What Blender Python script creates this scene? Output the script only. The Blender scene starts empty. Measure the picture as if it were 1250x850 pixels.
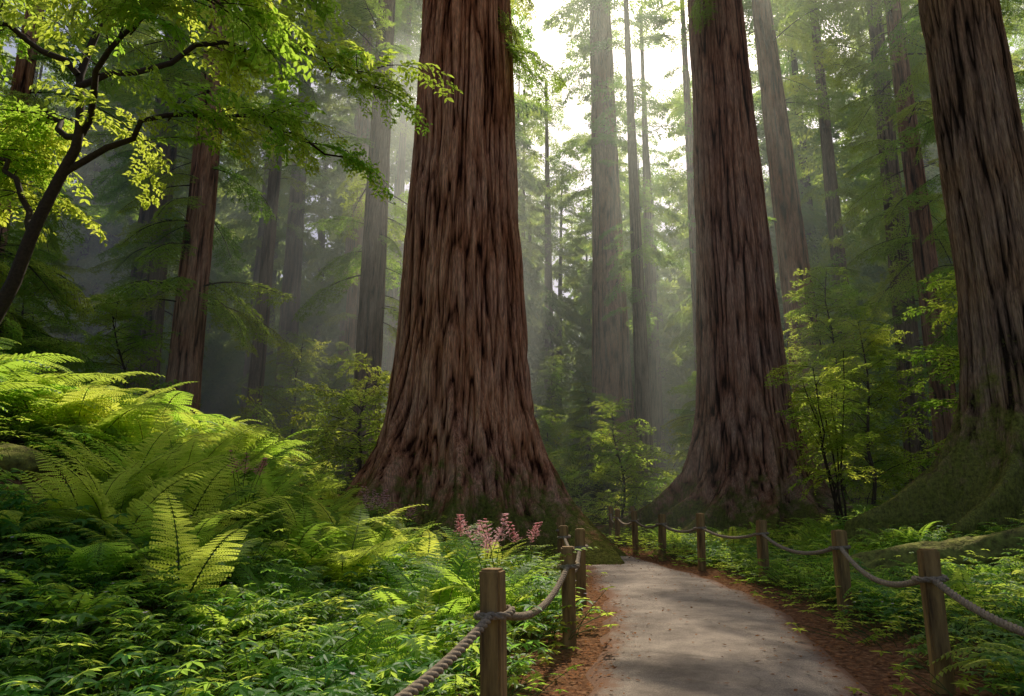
import bpy, math, random
import numpy as np
from mathutils import Vector
rng=np.random.default_rng(11)
random.seed(5)
R=math.radians
scene=bpy.context.scene
scene.view_settings.view_transform='Standard'
try: scene.view_settings.look='None'
except Exception: pass
scene.view_settings.exposure=0
EL,AZ=R(50),R(14)
SUN=np.array([math.sin(AZ)*math.cos(EL),math.cos(AZ)*math.cos(EL),math.sin(EL)])

# ------------------------------------------------------------------ utils
def nrm(v): return v/np.maximum(np.linalg.norm(v,axis=-1,keepdims=True),1e-9)
def sstep(t): t=np.clip(t,0,1); return t*t*(3-2*t)
def _h(i,j,k):
    s=np.sin(i*127.1+j*311.7+k*74.7)*43758.5453
    return s-np.floor(s)
def vnoise(x,y,z):
    x=np.asarray(x,float);y=np.asarray(y,float);z=np.asarray(z,float)
    xi=np.floor(x);yi=np.floor(y);zi=np.floor(z)
    fx=x-xi;fy=y-yi;fz=z-zi
    fx=fx*fx*(3-2*fx);fy=fy*fy*(3-2*fy);fz=fz*fz*(3-2*fz)
    def L(a,b,t): return a+(b-a)*t
    return L(L(L(_h(xi,yi,zi),_h(xi+1,yi,zi),fx),L(_h(xi,yi+1,zi),_h(xi+1,yi+1,zi),fx),fy),
             L(L(_h(xi,yi,zi+1),_h(xi+1,yi,zi+1),fx),L(_h(xi,yi+1,zi+1),_h(xi+1,yi+1,zi+1),fx),fy),fz)
class MB:
    def __init__(s): s.v=[];s.f=[];s.m=[];s.n=0
    def add(s,V,F,mat=0):
        V=np.asarray(V,float);F=np.asarray(F,int)
        s.v.append(V);s.f.append(F+s.n);s.m.append(np.full(len(F),mat));s.n+=len(V)
    def arrays(s): return np.concatenate(s.v),np.concatenate(s.f),np.concatenate(s.m)
    def mesh(s,name,mats,smooth=False):
        me=bpy.data.meshes.new(name)
        V,F,M=s.arrays();n=len(F)
        me.vertices.add(len(V));me.vertices.foreach_set('co',V.astype(np.float32).ravel())
        me.loops.add(4*n);me.loops.foreach_set('vertex_index',F.astype(np.int32).ravel())
        me.polygons.add(n);me.polygons.foreach_set('loop_start',(np.arange(n)*4).astype(np.int32))
        me.polygons.foreach_set('material_index',M.astype(np.int32))
        me.polygons.foreach_set('use_smooth',np.full(n,smooth))
        for m in mats: me.materials.append(m)
        me.update(calc_edges=True);return me
def leaves(mb,base,d,n,L,W,mat=0,fine=False,droop=.12):
    base=np.atleast_2d(base);N=len(base)
    d=nrm(np.broadcast_to(d,(N,3)));n=np.broadcast_to(n,(N,3))
    s=nrm(np.cross(n,d));n=nrm(np.cross(d,s))
    L=np.broadcast_to(L,(N,)).reshape(N,1);W=np.broadcast_to(W,(N,)).reshape(N,1)
    if not fine:
        V=np.stack([base,base+d*L*.42+s*W/2+n*W*.12,base+d*L-n*L*droop,base+d*L*.42-s*W/2+n*W*.12],1).reshape(-1,3)
        mb.add(V,np.arange(4*N).reshape(N,4),mat)
    else:
        T=[0,.22,.5,.78,1];ww=[.06,.78,1,.55,.02];rows=[]
        for t,w in zip(T,ww):
            c=base+d*L*t-n*L*droop*2*t*t
            rows+= [c+s*W/2*w+n*W*.16*w,c,c-s*W/2*w+n*W*.16*w]
        V=np.stack(rows,1).reshape(-1,3)
        f=[]
        for k in range(4):
            a=3*k
            f+= [[a,a+1,a+4,a+3],[a+1,a+2,a+5,a+4]]
        F=(np.array(f)[None]+ (np.arange(N)*15)[:,None,None]).reshape(-1,4)
        mb.add(V,F,mat)
def tube(mb,P,r,sides=4,mat=0,phase=0):
    P=np.asarray(P,float);K=len(P);r=np.broadcast_to(r,(K,))
    T=nrm(np.gradient(P,axis=0))
    ref=np.array([0,0,1.]) if abs(T[0,2])<.9 else np.array([1.,0,0])
    A=nrm(np.cross(T,ref));B=np.cross(T,A)
    a=np.arange(sides)*2*np.pi/sides+phase
    V=(P[:,None]+r[:,None,None]*(np.cos(a)[None,:,None]*A[:,None]+np.sin(a)[None,:,None]*B[:,None])).reshape(-1,3)
    i=np.arange(K-1)[:,None]*sides;j=np.arange(sides)[None];j2=(j+1)%sides
    F=np.stack([i+j,i+j2,i+sides+j2,i+sides+j],-1).reshape(-1,4)
    mb.add(V,F,mat)
def link(ob,parent=None):
    scene.collection.objects.link(ob)
    if parent is not None: ob.parent=parent
    return ob
def newob(name,me,parent=None,loc=(0,0,0)):
    ob=bpy.data.objects.new(name,me);ob.location=loc
    return link(ob,parent)

# ------------------------------------------------------------------ materials
def mat(name):
    m=bpy.data.materials.new(name);m.use_nodes=True
    nt=m.node_tree;nt.nodes.clear()
    return m,nt,nt.nodes,nt.links
def ramp(N,stops):
    r=N.new('ShaderNodeValToRGB');e=r.color_ramp.elements
    e[0].position=stops[0][0];e[0].color=(*stops[0][1],1)
    e[1].position=stops[-1][0];e[1].color=(*stops[-1][1],1)
    for p,c in stops[1:-1]:
        x=e.new(p);x.color=(*c,1)
    return r
def noise(N,Lk,vec,scale,detail=4,rough=.6):
    n=N.new('ShaderNodeTexNoise');n.inputs['Scale'].default_value=scale
    n.inputs['Detail'].default_value=detail;n.inputs['Roughness'].default_value=rough
    if vec is not None: Lk.new(vec,n.inputs['Vector'])
    return n
def leafmat(name,c1,c2,t1,t2,mixf=.45,rough=.45,spec=.35,nz=False):
    m,nt,N,K=mat(name)
    oi=N.new('ShaderNodeObjectInfo');fac=oi.outputs['Random']
    if nz:
        tc=N.new('ShaderNodeTexCoord');n_=noise(N,K,tc.outputs['Object'],.9,0)
        a1=N.new('ShaderNodeMath');a1.operation='MULTIPLY_ADD';a1.inputs[1].default_value=1.6;a1.inputs[2].default_value=-.55;K.new(n_.outputs['Fac'],a1.inputs[0])
        a2=N.new('ShaderNodeMath');a2.operation='MULTIPLY_ADD';a2.inputs[1].default_value=.5;K.new(fac,a2.inputs[0]);K.new(a1.outputs[0],a2.inputs[2]);fac=a2.outputs[0]
    r1=ramp(N,[(.0,c1),(1,c2)]);r2=ramp(N,[(.0,t1),(1,t2)])
    K.new(fac,r1.inputs[0]);K.new(fac,r2.inputs[0])
    if rough is None:
        p=N.new('ShaderNodeBsdfDiffuse');K.new(r1.outputs[0],p.inputs['Color'])
    else:
        p=N.new('ShaderNodeBsdfPrincipled');p.inputs['Roughness'].default_value=rough;p.inputs['Specular IOR Level'].default_value=spec
        K.new(r1.outputs[0],p.inputs['Base Color'])
    t=N.new('ShaderNodeBsdfTranslucent');K.new(r2.outputs[0],t.inputs['Color'])
    mx=N.new('ShaderNodeMixShader');mx.inputs[0].default_value=mixf
    K.new(p.outputs[0],mx.inputs[1]);K.new(t.outputs[0],mx.inputs[2])
    o=N.new('ShaderNodeOutputMaterial');K.new(mx.outputs[0],o.inputs[0])
    return m
M_fern=leafmat('fern_leaf',(.075,.19,.025),(.18,.27,.035),(.55,.85,.08),(.92,.97,.14),.58,.5,.25)
M_herb=leafmat('herb_leaf',(.05,.15,.035),(.12,.21,.035),(.32,.66,.08),(.68,.86,.12),.52,.5,.3)
M_cov=leafmat('cover_leaf',(.08,.19,.03),(.19,.27,.035),(.52,.82,.08),(.92,.97,.14),.56,None)
M_conif=leafmat('conifer_needles',(.05,.12,.03),(.12,.18,.03),(.42,.72,.08),(.85,.94,.13),.52,None)
M_far=leafmat('distant_needles',(.06,.14,.045),(.13,.20,.04),(.40,.68,.11),(.80,.90,.15),.52,None,nz=True)
M_maple=leafmat('maple_leaf',(.06,.14,.02),(.14,.21,.03),(.48,.80,.07),(.92,.97,.12),.58,None)
M_under=leafmat('understory_leaf',(.055,.14,.02),(.15,.22,.03),(.44,.76,.07),(.92,.97,.12),.58,None,nz=True)
M_pink=leafmat('pink_flower',(.8,.30,.33),(.85,.55,.55),(.8,.35,.35),(.85,.55,.55),.4,None)
M_white=leafmat('pale_flower',(.6,.5,.55),(.75,.68,.7),(.6,.5,.5),(.7,.6,.6),.3,None)
M_dead=leafmat('dead_leaf',(.16,.06,.028),(.42,.20,.08),(.12,.05,.02),(.2,.1,.03),.15,None)

def barkmat(name,dark,mid,light,moss_h,moss_amt,zs=.35,sc=9,grey=.5,mc=(.29,.30,.05),mmax=.95):
    m,nt,N,K=mat(name)
    tc=N.new('ShaderNodeTexCoord')
    mp=N.new('ShaderNodeMapping');mp.inputs['Scale'].default_value=(1,1,zs*.35);K.new(tc.outputs['Object'],mp.inputs[0])
    n1=noise(N,K,mp.outputs[0],sc,4,.65)
    mp2=N.new('ShaderNodeMapping');mp2.inputs['Scale'].default_value=(1,1,.07);K.new(tc.outputs['Object'],mp2.inputs[0])
    n2=noise(N,K,mp2.outputs[0],sc*4,2,.7)
    at=N.new('ShaderNodeAttribute');at.attribute_name='ridge'
    s=N.new('ShaderNodeMath');s.operation='MULTIPLY_ADD';s.inputs[1].default_value=.75
    K.new(at.outputs['Fac'],s.inputs[0])
    s2=N.new('ShaderNodeMath');s2.operation='MULTIPLY';s2.inputs[1].default_value=.4;K.new(n1.outputs['Fac'],s2.inputs[0]);K.new(s2.outputs[0],s.inputs[2])
    rp=ramp(N,[(.38,dark),(.64,mid),(1.0,light)]);K.new(s.outputs[0],rp.inputs[0])
    mr=N.new('ShaderNodeMapRange');mr.inputs[1].default_value=.3;mr.inputs[2].default_value=.7;mr.inputs[3].default_value=.45;mr.inputs[4].default_value=1.4
    K.new(n2.outputs['Fac'],mr.inputs[0])
    mul=N.new('ShaderNodeMix');mul.data_type='RGBA';mul.blend_type='MULTIPLY';mul.inputs[0].default_value=1
    K.new(rp.outputs[0],mul.inputs[6]);K.new(mr.outputs[0],mul.inputs[7])
    n3=noise(N,K,tc.outputs['Object'],.6,2)
    g=N.new('ShaderNodeMix');g.data_type='RGBA';r3=ramp(N,[(.4,(0,0,0)),(.7,(grey,grey,grey))]);K.new(n3.outputs['Fac'],r3.inputs[0])
    K.new(r3.outputs[0],g.inputs[0]);K.new(mul.outputs[2],g.inputs[6]);
    gc=N.new('ShaderNodeHueSaturation');gc.inputs['Saturation'].default_value=.6;K.new(mul.outputs[2],gc.inputs['Color']);K.new(gc.outputs[0],g.inputs[7])
    sx=N.new('ShaderNodeSeparateXYZ');K.new(tc.outputs['Object'],sx.inputs[0])
    mz=N.new('ShaderNodeMapRange');mz.inputs[1].default_value=0;mz.inputs[2].default_value=moss_h;mz.inputs[3].default_value=moss_amt;mz.inputs[4].default_value=0
    K.new(sx.outputs[2],mz.inputs[0])
    n4=noise(N,K,tc.outputs['Object'],2.2,5,.75)
    am=N.new('ShaderNodeMath');am.operation='ADD';K.new(mz.outputs[0],am.inputs[0]);K.new(n4.outputs['Fac'],am.inputs[1])
    r4=ramp(N,[(.72,(0,0,0)),(.9,(mmax,mmax,mmax))]);K.new(am.outputs[0],r4.inputs[0])
    mm=N.new('ShaderNodeMix');mm.data_type='RGBA';K.new(r4.outputs[0],mm.inputs[0]);K.new(g.outputs[2],mm.inputs[6])
    n5=noise(N,K,tc.outputs['Object'],14,4,.8);r5=ramp(N,[(.3,(.07,.075,.02)),(.7,mc)]);K.new(n5.outputs['Fac'],r5.inputs[0]);K.new(r5.outputs[0],mm.inputs[7])
    p=N.new('ShaderNodeBsdfDiffuse');p.inputs['Roughness'].default_value=.6
    K.new(mm.outputs[2],p.inputs['Color'])
    b=N.new('ShaderNodeBump');b.inputs['Strength'].default_value=1;b.inputs['Distance'].default_value=.09
    ab=N.new('ShaderNodeMath');ab.operation='ADD';K.new(n1.outputs['Fac'],ab.inputs[0]);K.new(n2.outputs['Fac'],ab.inputs[1])
    K.new(ab.outputs[0],b.inputs['Height']);K.new(b.outputs[0],p.inputs['Normal'])
    o=N.new('ShaderNodeOutputMaterial');K.new(p.outputs[0],o.inputs[0])
    return m
M_red=barkmat('redwood_bark',(.045,.015,.008),(.46,.18,.085),(.80,.42,.235),2.8,.46,grey=.25)
M_red2=barkmat('redwood_bark_grey',(.045,.018,.01),(.40,.18,.10),(.66,.39,.25),2.8,.46,grey=.35)
M_brn=barkmat('conifer_bark',(.04,.024,.016),(.24,.145,.095),(.40,.28,.19),2,.3)
M_moss=barkmat('mossy_bark',(.04,.025,.015),(.31,.18,.10),(.48,.31,.17),4.6,.50,mc=(.40,.40,.07),mmax=.85)
def simple(name,c1,c2,scale=20,rough=.85,bump=.3,stretch=(1,1,1),dist=.01,spec=.2):
    m,nt,N,K=mat(name)
    tc=N.new('ShaderNodeTexCoord');mp=N.new('ShaderNodeMapping');mp.inputs['Scale'].default_value=stretch;K.new(tc.outputs['Object'],mp.inputs[0])
    n=noise(N,K,mp.outputs[0],scale,5,.65);r=ramp(N,[(.3,c1),(.7,c2)]);K.new(n.outputs['Fac'],r.inputs[0])
    p=N.new('ShaderNodeBsdfPrincipled');p.inputs['Roughness'].default_value=rough;p.inputs['Specular IOR Level'].default_value=spec
    K.new(r.outputs[0],p.inputs['Base Color'])
    b=N.new('ShaderNodeBump');b.inputs['Strength'].default_value=bump;b.inputs['Distance'].default_value=dist
    K.new(n.outputs['Fac'],b.inputs['Height']);K.new(b.outputs[0],p.inputs['Normal'])
    o=N.new('ShaderNodeOutputMaterial');K.new(p.outputs[0],o.inputs[0]);return m
M_twig=simple('twig',(.03,.02,.012),(.07,.045,.025),30)
M_stem=simple('green_stem',(.05,.08,.02),(.09,.11,.03),30)
M_wood=simple('post_wood',(.09,.05,.02),(.46,.28,.10),14,.8,.8,(1,1,.12),.012)
M_rope=simple('rope_fibre',(.12,.09,.06),(.38,.29,.19),60,.9,.5,(1,1,1),.004)
M_mosslog=simple('moss',(.07,.055,.02),(.30,.30,.06),9,.95,1,(1,1,1),.06)

# ------------------------------------------------------------------ terrain functions
_y=np.linspace(-30,60,1801)
def _sm(pts):
    p=np.array(pts,float);v=np.interp(_y,p[:,0],p[:,1])
    k=np.hanning(61);k/=k.sum()
    vp=np.pad(v,30,mode='edge');return np.convolve(vp,k,'valid')
_L=_sm([(-30,-14),(-12,-5.8),(-5,-3.),(0,-1.),(3,-.25),(5.3,.45),(7,.85),(8.7,1.1),(11.7,1.3),(14,1.4),(17.4,1.6),(20,1.6),(24,1.7),(28,2.4),(32,4.2),(35,7),(38,12),(40,18),(42,30),(44,50),(60,200)])
_Rr=_sm([(-30,-10),(-12,-3),(-5,-.6),(0,1.0),(3,1.8),(5.3,2.6),(8.7,3.4),(11.7,3.5),(13.6,3.2),(15.5,2.9),(17.4,2.75),(20,2.75),(24,3.1),(28,4.5),(32,7.2),(35,11.3),(37,16),(39,24),(41,38),(43,60),(60,220)])
def pL(y): return np.interp(y,_y,_L)
def pR(y): return np.interp(y,_y,_Rr)
def pdist(x,y):
    sl=(pL(y+.3)-pL(y-.3))/.6;sr=(pR(y+.3)-pR(y-.3))/.6
    dl=(pL(y)-x)/np.sqrt(1+sl*sl);dr=(x-pR(y))/np.sqrt(1+sr*sr)
    return dl,dr
def H(x,y):
    x=np.asarray(x,float);y=np.asarray(y,float)
    dl,dr=pdist(x,y)
    out=np.maximum(np.maximum(dl,dr),0)
    n=(vnoise(x*.35,y*.35,0)-.5)*.35+(vnoise(x*1.3,y*1.3,5)-.5)*.12
    m=sstep((out-.4)/1.5)
    back=1-.5*sstep((y-16)/8)
    hl=2.5*sstep((dl-1.2)/8.5)*back
    hr=1.6*sstep((dr-2.3)/7)*(1-.65*sstep((y-15)/6))
    far=1.3*sstep((y-37)/12)*sstep(out/2)+np.maximum(y-60,0)*.03
    side=np.maximum(np.abs(x)-30,0)*.06
    return hl+hr+far+side+n*m

# openings pruned into the crowns towards the sun to light chosen ground spots
GAPS=[(-.9,8.6,2.0),(-2.6,6.4,1.2),(2.2,10.8,1.2),(2.0,14,1.0),(5.6,9,1.7),(6.8,13,1.7),(2.3,18.5,1.2),(-6.8,12,2.0),(5,5.5,1.5),(9,17,1.7),(-5.2,3.2,2.4),(-7.6,3,2),(-3,2,1.4),(1.5,7.4,.7),(7.5,6,1.5)]
BEAMS=[(-11,22,1.8),(-5.5,27,1.8),(-14.5,28,1.6),(4.6,27,1.9),(10.5,22,1.8),(0,36,1.9),(13,28,1.6),(7.0,35,1.8),(3.5,43,2.2)]  # further openings cut so light shafts form in the mist
def gapdist(x,y,z,zg=0.5,G=None):
    gx=x-SUN[0]/SUN[2]*(z-zg);gy=y-SUN[1]/SUN[2]*(z-zg)
    d=np.full(np.shape(gx),99.)
    for a,b,r in (G or GAPS+BEAMS): d=np.minimum(d,np.hypot(gx-a,gy-b)-r)
    return d,gx,gy

# ------------------------------------------------------------------ ground
def axis(lo,hi,fl,fh,step,k):
    a=list(np.arange(fl,fh,step));s=step;v=fh
    while v<hi: a.append(v);s*=k;v+=s
    a.append(hi);s=step;v=fl-step
    b=[]
    while v>lo: b.append(v);s*=k;v-=s
    b.append(lo);return np.array(b[::-1]+a)
X=axis(-420,420,-12,14,.2,1.09);Y=axis(-200,700,0,32,.2,1.07)
gx,gy=np.meshgrid(X,Y);gz=H(gx,gy)
V=np.stack([gx,gy,gz],-1).reshape(-1,3);nx=len(X);ny=len(Y)
i=np.arange(ny-1)[:,None]*nx;j=np.arange(nx-1)[None]
F=np.stack([i+j,i+j+1,i+nx+j+1,i+nx+j],-1).reshape(-1,4)
m,nt,N,K=mat('forest_soil')
tc=N.new('ShaderNodeTexCoord')
n1=noise(N,K,tc.outputs['Object'],14,6,.75);r1=ramp(N,[(.3,(.05,.026,.015)),(.5,(.19,.095,.05)),(.72,(.45,.25,.13))]);K.new(n1.outputs['Fac'],r1.inputs[0])
n2=noise(N,K,tc.outputs['Object'],.8,4,.7);at=N.new('ShaderNodeAttribute');at.attribute_name='out'
am=N.new('ShaderNodeMath');am.operation='MULTIPLY';K.new(n2.outputs['Fac'],am.inputs[0]);K.new(at.outputs['Fac'],am.inputs[1])
r2=ramp(N,[(.42,(0,0,0)),(.56,(1,1,1))]);K.new(am.outputs[0],r2.inputs[0])
n3=noise(N,K,tc.outputs['Object'],25,3,.7);r3=ramp(N,[(.3,(.02,.035,.01)),(.7,(.09,.12,.025))]);K.new(n3.outputs['Fac'],r3.inputs[0])
mx=N.new('ShaderNodeMix');mx.data_type='RGBA';K.new(r2.outputs[0],mx.inputs[0]);K.new(r1.outputs[0],mx.inputs[6]);K.new(r3.outputs[0],mx.inputs[7])
p=N.new('ShaderNodeBsdfDiffuse');K.new(mx.outputs[2],p.inputs['Color'])
b=N.new('ShaderNodeBump');b.inputs['Strength'].default_value=1;b.inputs['Distance'].default_value=.05;K.new(n1.outputs['Fac'],b.inputs['Height']);K.new(b.outputs[0],p.inputs['Normal'])
o=N.new('ShaderNodeOutputMaterial');K.new(p.outputs[0],o.inputs[0]);M_soil=m
mb=MB();mb.add(V,F);me=mb.mesh('ground',[M_soil],True)
BARE=[(-5.0,6.9,1.2)]
a=me.attributes.new('out','FLOAT','POINT');dl,dr=pdist(V[:,0],V[:,1]);ov=np.clip((np.maximum(dl,dr)-.6)/.8,0,1)
for bx,by,br in BARE: ov*=sstep((np.hypot(V[:,0]-bx,V[:,1]-by)-br*.7)/br)
a.data.foreach_set('value',ov.astype(np.float32))
newob('ground',me)

# path
m,nt,N,K=mat('asphalt')
tc=N.new('ShaderNodeTexCoord')
n1=noise(N,K,tc.outputs['Object'],110,3,.8);r1=ramp(N,[(.3,(.13,.11,.092)),(.6,(.36,.30,.24)),(.75,(.68,.59,.48))]);K.new(n1.outputs['Fac'],r1.inputs[0])
n2=noise(N,K,tc.outputs['Object'],1.3,6,.7);r2=ramp(N,[(.35,(.5,.46,.43)),(.65,(1.2,1.15,1.08))]);K.new(n2.outputs['Fac'],r2.inputs[0])
mu=N.new('ShaderNodeMix');mu.data_type='RGBA';mu.blend_type='MULTIPLY';mu.inputs[0].default_value=1;K.new(r1.outputs[0],mu.inputs[6]);K.new(r2.outputs[0],mu.inputs[7])
at=N.new('ShaderNodeAttribute');at.attribute_name='edge'
n3=noise(N,K,tc.outputs['Object'],9,5,.7);ad=N.new('ShaderNodeMath');ad.operation='MULTIPLY_ADD';ad.inputs[1].default_value=.9;K.new(n3.outputs['Fac'],ad.inputs[0]);K.new(at.outputs['Fac'],ad.inputs[2])
r3=ramp(N,[(.5,(0,0,0)),(.75,(1,1,1))]);
sc=N.new('ShaderNodeMath');sc.operation='MULTIPLY';sc.inputs[1].default_value=.8;K.new(ad.outputs[0],sc.inputs[0]);K.new(sc.outputs[0],r3.inputs[0])
m2=N.new('ShaderNodeMix');m2.data_type='RGBA';K.new(r3.outputs[0],m2.inputs[0]);K.new(mu.outputs[2],m2.inputs[6]);m2.inputs[7].default_value=(.20,.105,.06,1)
vo=N.new('ShaderNodeTexVoronoi');vo.feature='DISTANCE_TO_EDGE';vo.inputs['Scale'].default_value=.6
nd=noise(N,K,tc.outputs['Object'],3,4);mxv=N.new('ShaderNodeMix');mxv.data_type='RGBA';mxv.inputs[0].default_value=.3;K.new(tc.outputs['Object'],mxv.inputs[6]);K.new(nd.outputs['Color'],mxv.inputs[7]);K.new(mxv.outputs[2],vo.inputs['Vector'])
rc=ramp(N,[(.0,(.55,.55,.55)),(.006,(1,1,1))]);K.new(vo.outputs['Distance'],rc.inputs[0])
m3=N.new('ShaderNodeMix');m3.data_type='RGBA';m3.blend_type='MULTIPLY';m3.inputs[0].default_value=.7;K.new(m2.outputs[2],m3.inputs[6]);K.new(rc.outputs[0],m3.inputs[7])
p=N.new('ShaderNodeBsdfPrincipled');p.inputs['Roughness'].default_value=.85;p.inputs['Specular IOR Level'].default_value=.2;K.new(m3.outputs[2],p.inputs['Base Color'])
b=N.new('ShaderNodeBump');b.inputs['Strength'].default_value=.8;b.inputs['Distance'].default_value=.014;K.new(n1.outputs['Fac'],b.inputs['Height']);K.new(b.outputs[0],p.inputs['Normal'])
o=N.new('ShaderNodeOutputMaterial');K.new(p.outputs[0],o.inputs[0])
ys=np.concatenate([np.arange(-12,30,.12),np.arange(30,43,.05)]);C=15
t=np.linspace(0,1,C)
wob=(vnoise(ys*2.2,0*ys,3)-.5)*.16;wob2=(vnoise(ys*2.2,0*ys,9)-.5)*.16
l=pL(ys)+wob;r=pR(ys)+wob2
PX=l[:,None]+(r-l)[:,None]*t[None];PY=np.repeat(ys[:,None],C,1)
PZ=.03+.035*(1-(2*t-1)**2)[None]+0*PX
PZ[:,0]=-.03;PZ[:,-1]=-.03
V=np.stack([PX,PY,PZ],-1).reshape(-1,3)
i=np.arange(len(ys)-1)[:,None]*C;j=np.arange(C-1)[None]
F=np.stack([i+j,i+j+1,i+C+j+1,i+C+j],-1).reshape(-1,4)
mb=MB();mb.add(V,F);me=mb.mesh('path',[m],True)
ed=np.abs(2*t-1)**5
a=me.attributes.new('edge','FLOAT','POINT');a.data.foreach_set('value',np.tile(ed,len(ys)).astype(np.float32))
newob('path',me)

# ------------------------------------------------------------------ prototypes
def coll(name): return bpy.data.collections.new(name)
def proto(c,name,me):
    ob=bpy.data.objects.new(name,me);c.objects.link(ob);return ob
UP=np.array([0,0,1.])
def frond(mb,az,L,e0,e1,bip,base=np.zeros(3),mleaf=0,mstem=1,K=24,wid=.2):
    t=np.linspace(0,1,K);e=e0+(e1-e0)*t**1.25
    az2=az+rng.normal(0,.25)*t**1.5
    T=np.stack([np.cos(e)*np.cos(az2),np.cos(e)*np.sin(az2),np.sin(e)],1)
    P=base+np.cumsum(T,0)*L/K
    tube(mb,P[::3],np.linspace(.006,.0015,len(P[::3])),3,mstem)
    S=nrm(np.cross(T,UP));Nn=np.cross(S,T)
    k=np.arange(3,K);tt=(k-3)/(K-3)
    pl=wid*L*np.minimum(1,(tt+.12)/.3)*(1-tt)**.75+.012
    for sg in (1,-1):
        d=nrm(S[k]*sg*.9+T[k]*(.25+.5*tt[:,None])-Nn[k]*.14+rng.normal(0,.05,(len(k),3)))
        if not bip:
            leaves(mb,P[k],d,Nn[k],pl,L/K*.95+0*pl,mleaf,droop=.15)
        else:
            n2=9;u=np.linspace(.08,1,n2)
            for q in range(n2):
                b=P[k]+d*(pl*u[q])[:,None]-Nn[k]*(pl*.12*u[q]**2)[:,None]
                s2=nrm(np.cross(Nn[k],d))
                ll=pl*.24*(1-u[q]*.75)+.004
                for g in (1,-1):
                    leaves(mb,b,nrm(s2*g+d*.55),Nn[k],ll,pl*.115+.003,mleaf)
def fern(name,nf,L,bip,wid=.2,up=0):
    mb=MB()
    for q in range(nf):
        az=q*2.39996+rng.normal(0,.2);l=L*rng.uniform(.7,1.1)
        frond(mb,az,l,rng.uniform(1.0,1.45),rng.uniform(-.75,-.05)+up,bip,wid=wid,K=24)
    return mb.mesh(name,[M_fern,M_stem])
C_fern=coll('fern_protos')
for q in range(2): proto(C_fern,f'fern_a{q}',fern(f'fern_a{q}',10,1.0,False))
for q in range(2): proto(C_fern,f'fern_b{q}',fern(f'fern_b{q}',8,1.05,True,.24))
C_fernU=coll('upright_fern_protos')
for q in range(2): proto(C_fernU,f'fern_u{q}',fern(f'fern_u{q}',8,1.1,True,.17,.45))
C_fernS=coll('sword_protos')
for q in range(3): proto(C_fernS,f'fern_s{q}',fern(f'fern_s{q}',9,1.0,False,.16))
def bough(name,L=3.,dens=17,leafL=.095,matI=M_conif):
    mb=MB();K=dens+4;t=np.linspace(0,1,K)
    e=.15-.75*t;az=np.cumsum(rng.normal(0,.05,K))
    T=np.stack([np.cos(e)*np.cos(az),np.cos(e)*np.sin(az),np.sin(e)],1);P=np.cumsum(T,0)*L/K;P-=P[0]
    tube(mb,P[::2],np.linspace(.028,.004,len(P[::2])),4,1)
    for k in range(3,K):
        tt=t[k]
        for sg in (1,-1):
            if rng.random()<.12: continue
            ln=L*.3*(1-tt)**.6*min(1,(tt+.1)/.4)*rng.uniform(.6,1.2)+.1
            S=nrm(np.cross(T[k],UP));d=nrm(S*sg*.85+T[k]*.55+np.array([0,0,rng.uniform(-.45,.15)]))
            kk=max(3,int(ln/.075));u=np.linspace(.1,1,kk)[:,None]
            Q=P[k]+d*u*ln+np.array([0,0,-.4*ln])*u**2
            s2=nrm(np.cross(UP,d));nn=np.cross(d,s2)+rng.normal(0,.15,3)
            tube(mb,Q[::3] if kk>6 else Q[[0,-1]],.004,3,1)
            for g in (1,-1):
                leaves(mb,Q,nrm(s2*g*.8+d*.7+rng.normal(0,.2,(kk,3))),nn+rng.normal(0,.3,(kk,3)),leafL*rng.uniform(.7,1.2,kk),leafL*.4,0)
                for a in range(1,kk,2):
                    if rng.random()<.25: continue
                    d3=nrm(s2*g*.75+d*.75+rng.normal(0,.15,3)-UP*.25);l3=.26*(1-a/kk)+.07
                    w=np.linspace(.2,1,4)[:,None];Q3=Q[a]+d3*l3*w-UP*.1*l3*w**2
                    s3=nrm(np.cross(UP,d3))
                    for g2 in (1,-1):
                        leaves(mb,Q3,nrm(s3*g2*.8+d3*.8+rng.normal(0,.25,(4,3))),nn+rng.normal(0,.35,(4,3)),leafL*rng.uniform(.6,1.1,4),leafL*.38,0)
    return mb.mesh(name,[matI,M_twig])
C_bough=coll('bough_protos')
for q in range(4): proto(C_bough,f'bough{q}',bough(f'bough{q}'))
def farb(n=330,l0=.16,l1=.34,w=.10):
    mb=MB();L=3.;K=14;t=np.linspace(0,1,K);e=.15-.8*t
    T=np.stack([np.cos(e),0*e,np.sin(e)],1);P=np.cumsum(T,0)*L/K
    k=rng.integers(1,K,n);sd=rng.choice([-1,1],n);off=rng.random(n)*1.05*(1-t[k])**.6
    S=np.array([0,1.,0]);B=P[k]+S*(sd*off)[:,None]+T[k]*(off*.5)[:,None]+rng.normal(0,.08,(n,3));B[:,2]-=off**2*.4
    leaves(mb,B,nrm(S*sd[:,None]*.7+T[k]*.7+rng.normal(0,.3,(n,3))-UP*.35),UP+rng.normal(0,.5,(n,3)),rng.uniform(l0,l1,n),w,0)
    return mb
FB=[farb().arrays()[0] for _ in range(4)]
C_farb=coll('crown_bough_protos')
for q in range(3): proto(C_farb,f'crown_bough{q}',farb(480,.12,.27,.07).mesh(f'crown_bough{q}',[M_far]))
C_ft=coll('far_tree_protos')
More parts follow.
